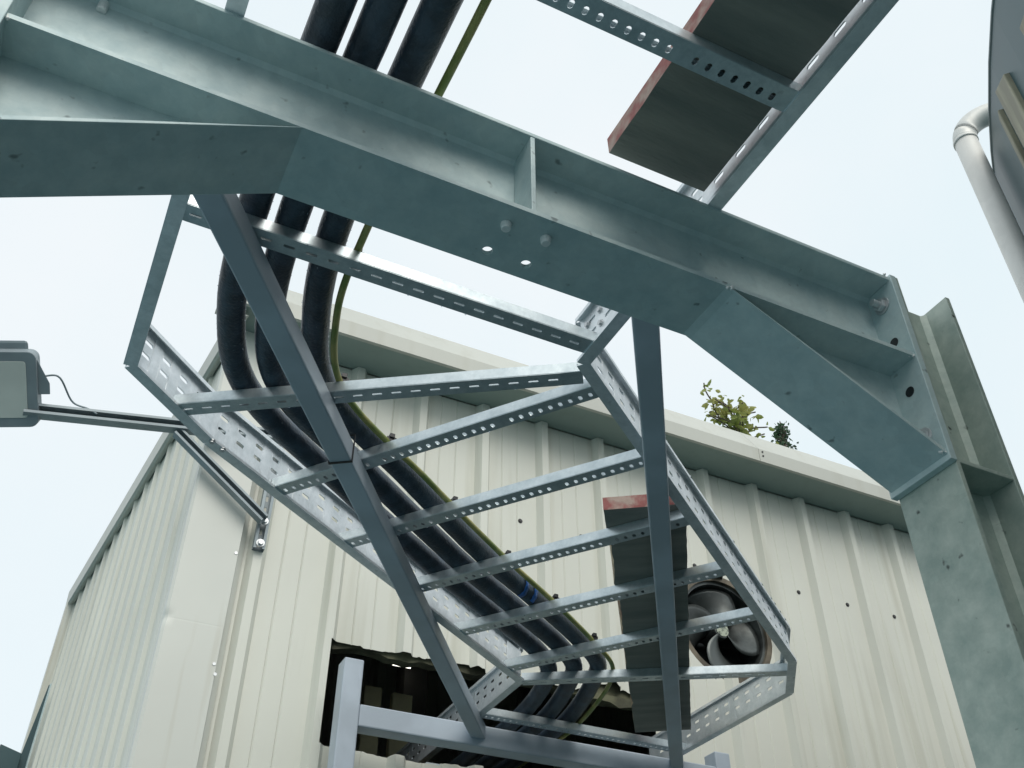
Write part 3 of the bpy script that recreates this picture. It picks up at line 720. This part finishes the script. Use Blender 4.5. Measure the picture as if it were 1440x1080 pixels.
# ------------------------------------------------------------------ scaffold boards lying on the ladder
def board(name, p, dirv, L, W, T, label, rot_edge, jag=False):
    """underside centre of one end at p, running along dirv"""
    th = thing(name, label, 'board', p); a = math.atan2(dirv[1], dirv[0]); th.rotation_euler = (0, 0, a)
    mb = MB(); n = 60
    xs = [L * i / n for i in range(n + 1)]
    rnd = random.Random(3 if jag else 4)
    jl = [(abs(.006 * math.sin(i * .21) * math.sin(i * .083)) + rnd.uniform(0, .002) if (jag and 4 < i < 50) else rnd.uniform(0, .0012)) for i in range(n + 1)]; jr = [rnd.uniform(0, .0015) for _ in xs]
    for i in range(n):
        mb.hexa([(xs[i], -W / 2 + jr[i], 0), (xs[i + 1], -W / 2 + jr[i + 1], 0), (xs[i + 1], W / 2 - jl[i + 1] * 1.6, 0), (xs[i], W / 2 - jl[i] * 1.6, 0),
                 (xs[i], -W / 2, T), (xs[i + 1], -W / 2, T), (xs[i + 1], W / 2 - jl[i + 1] * .2, T), (xs[i], W / 2 - jl[i] * .2, T)])
    me = mb.mesh('plank'); bm = bmesh.new(); bm.from_mesh(me); bmesh.ops.remove_doubles(bm, verts=bm.verts[:], dist=1e-5)
    inner = {}
    for f_ in bm.faces: inner.setdefault(tuple(sorted(v.index for v in f_.verts)), []).append(f_)
    dead = [f_ for fs in inner.values() if len(fs) > 1 for f_ in fs]
    if dead: bmesh.ops.delete(bm, geom=dead, context='FACES')
    bmesh.ops.recalc_face_normals(bm, faces=bm.faces[:]); bm.to_mesh(me); bm.free()
    me.materials.append(M['ply']); me.materials.append(M[rot_edge]); me.materials.append(M['ply_edge'])
    for pl in me.polygons:
        if abs(pl.normal.y) > .7: pl.material_index = 1
        elif abs(pl.normal.x) > .7: pl.material_index = 2
    obj('plank', me, None, th); return th
ZB = ZL + .0295
t1 = board('scaffold_board', (.689, .862, ZB), (0, -1), 2.1, .188, .036, 'dark scaffold board with red edges lying over the ladder before the beam', 'ply_edge')
bd = Vector((.861, 1.264, 0)).normalized()
t2 = board('scaffold_board', (1.131 + .105 * bd.y + .004, 1.822 - .105 * bd.x - .002, ZB), (bd.x, bd.y), 1.55, .205, .036, 'dark scaffold board with split edge and red end band beside the fan', 'ply_raw', True)

# ------------------------------------------------------------------ floodlight on its strut bracket at the shed corner
fx = thing('floodlight', 'grey rectangular floodlight on a long arm at the shed corner', 'floodlight', (.60, 3.37, 3.95)); XO = Vector((.60, 3.37, 3.95))
def strut_channel(p, q, w_, h_, up, name, parent):
    """slotted C channel: back plate plus two flanges with lips, open to 'up'"""
    p, q = Vector(p) - XO, Vector(q) - XO; d = (q - p).normalized(); up = Vector(up); s = d.cross(up).normalized(); u = s.cross(d); mb = MB(); L = (q - p).length
    def P(a, b, c): return p + d * a + s * b + u * c
    H = []; a = .03
    while a < L - .03: H.append((a, w_ / 2, .012, .005)); a += .05
    slot_strip(mb, L, 0, w_, lambda a, t: P(a, t - w_ / 2, -h_ / 2), H)
    for sg in (-1, 1):
        mb.add([P(0, sg * w_ / 2, -h_ / 2), P(L, sg * w_ / 2, -h_ / 2), P(L, sg * w_ / 2, h_ / 2), P(0, sg * w_ / 2, h_ / 2), P(L, sg * w_ * .26, h_ / 2), P(0, sg * w_ * .26, h_ / 2)], [(0, 1, 2, 3), (3, 2, 4, 5)])
    o = mb.obj(name, 'lamp_body', parent); solid(o, .0025); return o
arm = strut_channel((.60, 3.33, 3.972), (-.33, 3.33, 3.797), .041, .041, (0, -1, 0), 'arm', fx)
strut_channel((.590, 3.386, 3.485), (.594, 3.386, 4.03), .041, .026, (0, -1, 0), 'wall_channel', fx)
strut_channel((.582, 3.335, 3.585), (.20, 3.335, 3.872), .034, .034, (0, -1, 0), 'brace', fx)
for z in (3.505, 3.60, 3.98):
    o = MB().cyl((.591, 3.368, z), (.591, 3.356, z), .011, 6).cyl((.591, 3.370, z), (.591, 3.366, z), .016, 14); o.v = [v - XO for v in o.v]; o.obj('bolt', 'bolt', fx)
# lamp head, tilted to throw light down into the yard
head_c = Vector((-.432, 3.30, 3.835)); nrm = Vector((-.05, -.66, -.75)).normalized(); ux = Vector((.92, -.36, .02)); ux = (ux - nrm * ux.dot(nrm)).normalized(); uy = nrm.cross(ux)
if uy.z < 0: uy = -uy
def rr_plate(w_, h_, r, z0, z1, taper=1., n=5, cut=0):
    def outline(w2, h2, rad):
        o_ = []
        for cx, cy, a0 in ((w2 - rad, h2 - rad, 0), (-w2 + rad, h2 - rad, 90), (-w2 + rad, -h2 + rad, 180), (w2 - rad, -h2 + rad, 270)):
            for k in range(n + 1): a = math.radians(a0 + 90 * k / n); o_.append((cx + rad * math.cos(a), cy + rad * math.sin(a)))
        return o_
    a = outline(w_ / 2, h_ / 2, r); b = outline(w_ / 2 * taper, h_ / 2 * taper, r * taper); m = len(a); mb = MB()
    mb.v = [head_c - XO + ux * x + uy * y + nrm * z0 for x, y in a] + [head_c - XO + ux * x + uy * y + nrm * z1 for x, y in b]
    mb.f = [tuple(range(m)), tuple(range(2 * m - 1, m - 1, -1))] + [(i, (i + 1) % m, m + (i + 1) % m, m + i) for i in range(m)]
    return mb
hd = rr_plate(.27, .275, .03, -.030, .014).obj('lamp_head', 'lamp_body', fx, .003)
rr_plate(.27, .275, .03, -.055, -.030, 1).obj('rear_case', 'lamp_body', fx, .004)
rr_plate(.20, .205, .012, .0135, .0165).obj('lamp_glass', 'lamp_glass', fx, .001)
for k in range(9):
    mb = MB(); x = -.11 + k * .0275
    def Q(a, b, c): return head_c - XO + ux * a + uy * b + nrm * c
    mb.hexa([Q(x, -.10, -.080), Q(x + .006, -.10, -.080), Q(x + .006, .10, -.080), Q(x, .10, -.080), Q(x, -.10, -.054), Q(x + .006, -.10, -.054), Q(x + .006, .125, -.054), Q(x, .125, -.054)])
    mb.obj('cooling_fin', 'lamp_body', fx)
mb = MB(); mb.hexa([Q(-.14, .04, -.10), Q(.08, .04, -.10), Q(.08, .150, -.10), Q(-.14, .150, -.10), Q(-.14, .04, -.054), Q(.10, .04, -.054), Q(.10, .170, -.054), Q(-.14, .170, -.054)]); mb.obj('driver_box', 'lamp_body', fx, .012)
mb = MB(); mb.hexa([Q(.134, -.02, -.03), Q(.150, -.02, -.03), Q(.150, .03, -.03), Q(.134, .11, -.03), Q(.134, -.02, .0), Q(.175, -.02, .0), Q(.175, .02, .0), Q(.134, .11, .0)]); mb.obj('yoke', 'lamp_body', fx, .002)
lead = catmull([XO * 0 + Q(.15, .045, -.01), Q(.20, .045, -.01), Vector((-.18, 3.318, 3.872)) - XO, Vector((-.125, 3.315, 3.86)) - XO, Vector((-.09, 3.312, 3.845)) - XO], 8)
v, f = tube(lead, .0035, 8); obj('lead', mesh('lead', v, f, True), 'lamp_body', fx)

# ------------------------------------------------------------------ triangular bracket on the shed's side wall
WBp = L0 + LD * 2.62 + LN * .032
wb = thing('wall_bracket', 'dark triangular gusset bracket fixed to the side wall of the shed', 'bracket', (WBp.x, WBp.y, 3.1))
def WB(s, h, z): v_ = LD * s + LN * h; return Vector((v_.x, v_.y, z))
mb = MB(); tri = [(0, .73), (.010, .73), (.050, .25), (.050, 0), (0, 0)]
mb.v = [WB(-.004, h, z) for h, z in tri] + [WB(.004, h, z) for h, z in tri]; n = 5
mb.f = [tuple(range(n)), tuple(range(2 * n - 1, n - 1, -1))] + [(i, (i + 1) % n, n + (i + 1) % n, n + i) for i in range(n)]
mb.obj('gusset', M['tank'], wb)
mb = MB(); mb.hexa([WB(-.03, 0, 0), WB(.03, 0, 0), WB(.03, .006, 0), WB(-.03, .006, 0), WB(-.03, 0, .73), WB(.03, 0, .73), WB(.03, .006, .73), WB(-.03, .006, .73)]); mb.obj('wall_plate', 'galv', wb)
mb = MB(); mb.hexa([WB(-.05, .045, .10), WB(.05, .045, .10), WB(.05, .16, .10), WB(-.05, .16, .10), WB(-.05, .045, .33), WB(.05, .045, .33), WB(.05, .16, .36), WB(-.05, .16, .36)]); mb.obj('mounting_box', M['tank'], wb, .004)

# ------------------------------------------------------------------ big dark tank on the right with its pipe and uprights
KT = .64      # size of the tank for a rim 3.9 m above the yard
TC, TR, TZ = Vector((7.067 * KT, -3.029 * KT, 0)), 6.064 * KT, 1.6 + 3.6 * KT
tank = thing('storage_tank', 'huge dark round tank towering beside the steel column', 'tank', TC)
mb = MB(); n = 160
for z, r in ((0, TR), (TZ - .012, TR), (TZ - .008, TR + .003), (TZ, TR + .003), (TZ + .35, .3)):
    for i in range(n): a = 2 * math.pi * i / n; mb.v.append(Vector((r * math.cos(a), r * math.sin(a), z)))
for l in range(4):
    for i in range(n): j = (i + 1) % n; mb.f.append((l * n + i, l * n + j, (l + 1) * n + j, (l + 1) * n + i))
mb.f.append(tuple(range(4 * n, 5 * n))); mb.obj('shell', 'tank', tank)
def upright(a0, a1, d_, z0_, z1_):
    mb = MB()
    def U(a, r, z): a = math.radians(a); return Vector((math.cos(a) * (TR + r), math.sin(a) * (TR + r), z))
    mb.hexa([U(a0, -.01, 0), U(a1, -.01, 0), U(a1, d_, 0), U(a0, d_, 0), U(a0, -.01, z0_), U(a1, -.01, z1_), U(a1, d_, z1_), U(a0, d_, z0_)])
    return mb.obj('upright', 'tank_bar', tank, .003)
zk = lambda z: 1.6 + (z - 1.6) * KT
upright(134.65, 136.08, .0128, zk(5.055), zk(4.965)); upright(133.75, 134.05, .0128, zk(4.99), zk(5.02)); upright(138.68, 140.2, .0128, zk(4.85), zk(4.80))
PX, PY = 1.967, 1.050
pp = thing('vent_pipe', 'pale steel pipe rising outside the dark tank and bending over its rim', 'pipe', (PX, PY, 0))
a = math.atan2(PY - TC.y, PX - TC.x); er = Vector((math.cos(a), math.sin(a), 0))
top = 4.050; R_ = .085
path = [Vector((0, 0, 0)), Vector((0, 0, top - R_))]
path = [Vector((0, 0, .0)), Vector((0, 0, 2.5)), Vector((0, 0, top - R_ - .002))]
v, f = tube(path, .032, 28); obj('pipe', mesh('pipe', v, f, True), 'pipe', pp)
elb = [Vector((0, 0, top - R_)) - er * R_ + er * (R_ * math.cos(t)) + Vector((0, 0, R_ * math.sin(t))) for t in [math.pi / 2 * i / 12 for i in range(13)]] + [Vector((0, 0, top)) - er * .26]
v, f = tube(elb, .0327, 28); obj('elbow', mesh('elbow', v, f, True), 'pipe', pp)
v, f = tube([Vector((0, 0, top - R_ - .006)), Vector((0, 0, top - R_ + .006))], .0342, 28); obj('weld_ring', mesh('weld_ring', v, f, True), 'pipe', pp)
pb = MB().box((-.02, -.02, 2.6), (.02, .02, 2.66)); 
for z in (1.2, 2.4):
    q = bar(Vector((0, 0, z)), Vector((0, 0, z)) - er * .14, .02, .02); q.obj('pipe_bracket', 'tank_bar', pp)

# ------------------------------------------------------------------ trees behind the shed
def tree(base, top, rads, label, leafmat, leaf, nleaf, seed, conifer=False, twigs=()):
    rnd = random.Random(seed); base = Vector(base); top = Vector(top)
    t = thing('tree', label, 'tree', base); H = top - base
    pts = [Vector((0, 0, 0)) , H * .35 + Vector((.1, .05, 0)), H * .7 - Vector((.05, 0, 0)), H * .93, H]
    path_ = catmull(pts, 8); m = len(path_); mb = MB(); n = 8
    for i, p in enumerate(path_):
        r = .11 * (1 - i / (m - 1)) ** .8 + .006
        for k in range(n): mb.v.append(p + Vector((r * math.cos(2 * math.pi * k / n), r * math.sin(2 * math.pi * k / n), 0)))
    for i in range(m - 1):
        for k in range(n): mb.f.append((i * n + k, i * n + (k + 1) % n, (i + 1) * n + (k + 1) % n, (i + 1) * n + k))
    ends = []
    for c, r in rads:
        c = Vector(c)
        for _ in range(7 if not conifer else 9):
            e = c + Vector((rnd.gauss(0, r * .55), rnd.gauss(0, r * .55), rnd.gauss(0, r * .55)))
            s = min(path_, key=lambda q: (q - (e - Vector((0, 0, r * 1.2)))).length)
            mid = s.lerp(e, .5) + Vector((rnd.uniform(-.1, .1), rnd.uniform(-.1, .1), rnd.uniform(-.05, .12)))
            br = catmull([s, mid, e], 5)
            v_, f_ = tube(br, .010, 5); mb.add(v_, f_); ends.append((br, r))
    for a, b in twigs:
        br = catmull([Vector(a) - base, (Vector(a) + Vector(b)) / 2 - base + Vector((rnd.uniform(-.12, .12), 0, .05)), Vector(b) - base], 6); v_, f_ = tube(br, .011, 5); mb.add(v_, f_); ends.append((br, -.5))
    mb.obj('trunk', 'bark', t, smooth=True)
    lb = MB()
    def leaf_at(p, sz):
        d = Vector((rnd.gauss(0, 1), rnd.gauss(0, 1), rnd.gauss(0, .8))).normalized(); s = d.orthogonal().normalized(); s = (Matrix.Rotation(rnd.uniform(0, 6.28), 3, d) @ s); u = d.cross(s)
        wv = sz * .30
        lb.add([p, p + d * sz * .35 + s * wv + u * wv * .3, p + d * sz * .75 + s * wv * .7 + u * wv * .2, p + d * sz, p + d * sz * .75 - s * wv * .7 + u * wv * .2, p + d * sz * .35 - s * wv + u * wv * .3, p + d * sz * .5 - u * wv * .1],
               [(0, 1, 6), (1, 2, 6), (2, 3, 6), (3, 4, 6), (4, 5, 6), (5, 0, 6)])
    for br, r in ends:
        cnt = nleaf if r > 0 else 7
        for _ in range(cnt):
            p = rnd.choice(br[len(br) // 3:]); sp = abs(r) * .3 if r > 0 else .03
            leaf_at(p + Vector((rnd.gauss(0, sp), rnd.gauss(0, sp), rnd.gauss(0, sp))), leaf * rnd.uniform(.6, 1.25))
    lb.obj('crown', leafmat, t)
    return t
b1 = Vector((8.0, 9.2, 0))
tree(b1, (8.0, 9.0, 10.2), [((7.64 - 8, 9 - 9.2, 10.50), .20), ((7.86 - 8, -.2, 10.36), .22), ((8.10 - 8, -.2, 10.32), .22), ((7.95 - 8, -.2, 9.98), .18), ((7.6 - 8, 0, 9.8), .3), ((8.2 - 8, 0, 9.5), .35), ((7.7 - 8, .2, 9.2), .5), ((8.3 - 8, .1, 8.8), .5)],
     'young broadleaf tree with pale yellow green leaves rising behind the shed roof', 'leaf', .112, 12, 21,
     twigs=[((7.62, 9, 10.5), (7.50, 9, 10.86)), ((8.1, 9, 10.0), (8.55, 9, 10.40)), ((8.2, 9, 9.8), (8.47, 9, 10.25)), ((8.3, 9, 9.7), (8.65, 9, 10.05)), ((8.05, 9, 10.2), (8.1, 9, 10.7))])
b2 = Vector((8.85, 9.3, 0))
tree(b2, (8.82, 9.0, 10.6), [((-.03, -.3, 10.40), .08), ((-.02, -.3, 10.26), .12), ((.0, -.28, 10.10), .17), ((.0, -.2, 9.7), .25), ((0, -.2, 9.4), .35), ((0, 0, 9.0), .45)],
     'small dark evergreen tree top peeking over the shed roof', 'leaf_dark', .06, 15, 33, conifer=True)
